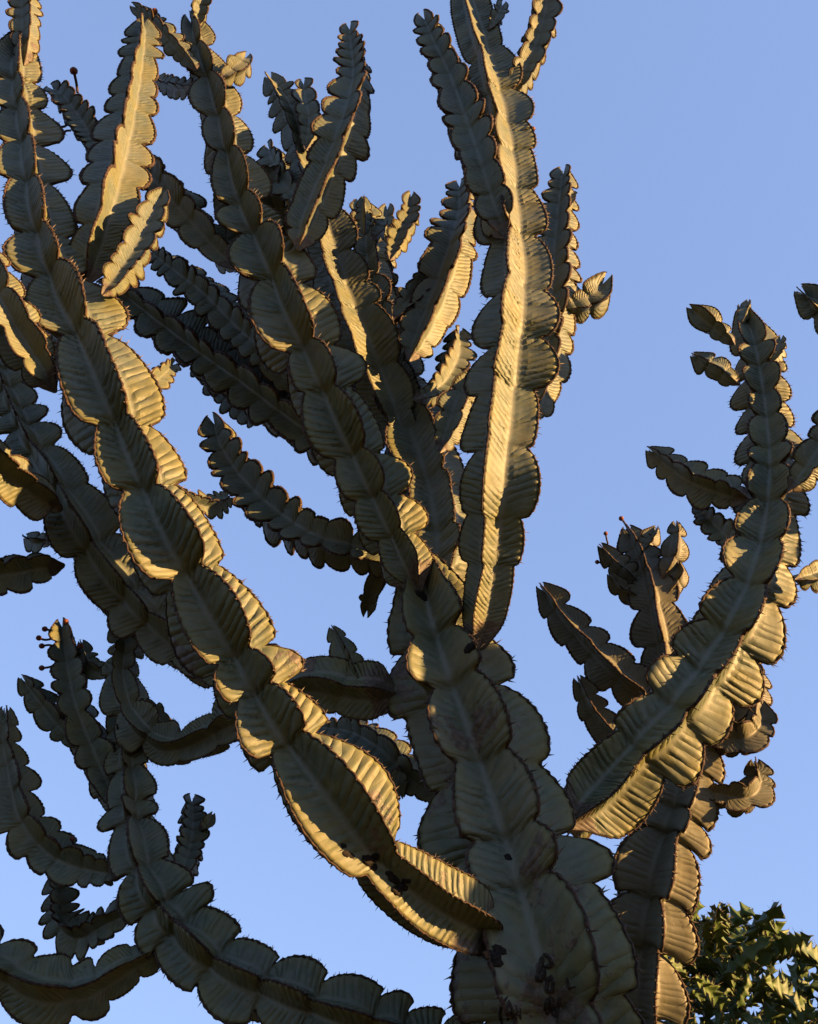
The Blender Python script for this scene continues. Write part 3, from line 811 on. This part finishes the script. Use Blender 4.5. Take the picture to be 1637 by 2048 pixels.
TREE3 = empty('candelabra_euphorbia', (3.1, 2.4, 0), 'neighbouring candelabra euphorbia with dark rounded branch tips in sight and unseen stems added for shade', 'succulent tree')
bpy.context.view_layer.update()
branch(TREE3, 'trunk', [w2p(3.1, 2.4, -0.02, .22), w2p(3.1, 2.4, 1.0, .21), w2p(3.12, 2.4, 1.9, .2), w2p(3.15, 2.28, 2.5, .19), w2p(3.2, 2.2, 3.6, .17), w2p(3.2, 2.18, 4.3, .12)], N=6, seed=130, age=(1, .6), bark=(.5, .1), base_taper=0.0, res=2.5, low=True)
for i, pts in enumerate([  # all but the last are unseen, set to block the low sun
        [(3.1, 2.45, 1.6, .06), (3.05, 2.7, 1.9, .15), (3.05, 2.85, 2.6, .17), (3.1, 2.85, 2.9, .16), (3.1, 2.82, 3.2, .1)],
        [(3.1, 2.35, 1.5, .06), (3.1, 2.1, 1.8, .15), (3.1, 2.08, 2.5, .17), (3.12, 2.12, 3.6, .17), (3.1, 2.12, 4.35, .12)],
        [(3.15, 2.4, 1.2, .06), (3.4, 2.5, 1.6, .15), (3.5, 2.6, 2.3, .17), (3.5, 2.5, 2.7, .17), (3.5, 2.5, 3.0, .1)],
        [(3.15, 2.3, 1.3, .06), (3.4, 2.15, 1.7, .15), (3.5, 2.1, 2.4, .17), (3.5, 2.05, 3.6, .18), (3.5, 2.05, 4.4, .12)],
        [(3.12, 2.5, 2.2, .06), (3.0, 2.75, 2.9, .13), (2.75, 2.9, 3.6, .14), (2.4, 2.95, 4.2, .13), (2.05, 2.9, 4.75, .11), (1.80, 2.84, 5.1, .10), (1.66, 2.8, 5.33, .06)]]):
    branch(TREE3, 'branch', [w2p(*p) for p in pts], N=5, seed=131 + i, age=(.9, .2), lobe=(1.4, 1.0), res=(4 if i == 4 else 2.5), low=(i < 4))

# ------------------------------------------------------------------ spiny shrub
hb = at(1500, 2300, 5.0)
SHRUB = empty('spiny_shrub', (hb[0], hb[1], 0), 'dark green spiny shrub of angular toothed stems next to the slimmer tan euphorbia', 'shrub')
bpy.context.view_layer.update()
rs = np.random.RandomState(5)


def shrub_stem(ctrl, seed, pre=None, **kw):
    p = dict(N=3, lobe=(0.95, 0.85), depth=(0.62, 0.62), core=(0.40, 0.34), ridge=0.48, amp=0.004, chev=0.0, age=(1, 0.1), spine=0.30, crust=0.7, over=-0.3,
             tooth=True, res=2.6, roll=rs.uniform(0, 120), seed=seed, base_taper=0.4, wob=0.15, pre=pre)
    p.update(kw)
    g = stem(ctrl, **p)
    parts = [g['skin'] + (0,), g['margin'] + (1,)] + ([g['spines'] + (2,)] if g['spines'] else [])
    link('stem', build_mesh('stem', parts, [M_SHRUB, M_EDGE, M_SPINE]), SHRUB)


def skyline(x):
    return np.interp(x, [1330, 1370, 1400, 1440, 1480, 1520, 1560, 1600, 1640, 1720, 1800], [1835, 1808, 1795, 1805, 1795, 1822, 1838, 1855, 1872, 1890, 1950])


for i in range(16):                                     # tall stems from the ground
    x0 = 1350 + 24 * i + rs.uniform(-12, 12)
    top = skyline(x0) + rs.uniform(25, 110)
    dd = rs.uniform(4.75, 5.6)
    a = at(x0 + rs.uniform(-30, 30), 2150, dd)
    shrub_stem([(x0 + rs.uniform(-40, 40), 2150, 27, dd), (x0 + rs.uniform(-25, 25), 2020, 27), (x0 + rs.uniform(-15, 15), 0.5 * (2020 + top), 25), (x0, top, 14, dd + rs.uniform(0.2, 0.5))], 200 + i,
               pre=[(hb[0] + rs.uniform(-.3, .3), hb[1] + rs.uniform(-.3, .3), 0, 0.06), (0.5 * (hb[0] + a[0]), 0.5 * (hb[1] + a[1]), 1.2, 0.065)], age=(1, 0.4))
for i in range(130):                                    # side stems
    x0 = rs.uniform(1340, 1760)
    sk = skyline(x0)
    y0 = sk + 50 + rs.uniform(0, 1) ** 1.0 * 290
    dd = rs.uniform(4.6, 5.6)
    ang = rs.uniform(-1.0, 1.0)
    ln = rs.uniform(70, 130)
    ex, ey = x0 + ln * math.sin(ang), y0 - ln * math.cos(ang) * rs.uniform(0.5, 1.0)
    ey = max(ey, skyline(ex) - (20 if rs.rand() < 0.25 else -12))
    k = rs.uniform(0.85, 1.4)
    shrub_stem([(x0, y0, 16 * k, dd), (x0 + 0.35 * (ex - x0) + rs.uniform(-12, 12), y0 - 0.3 * (y0 - ey), 25 * k), (0.3 * x0 + 0.7 * ex, 0.3 * y0 + 0.7 * ey, 24 * k), (ex, ey, 14 * k, dd - rs.uniform(-0.2, 0.3))], 300 + i,
               N=int(rs.choice([3, 3, 4])), age=(0.8, 0.0))
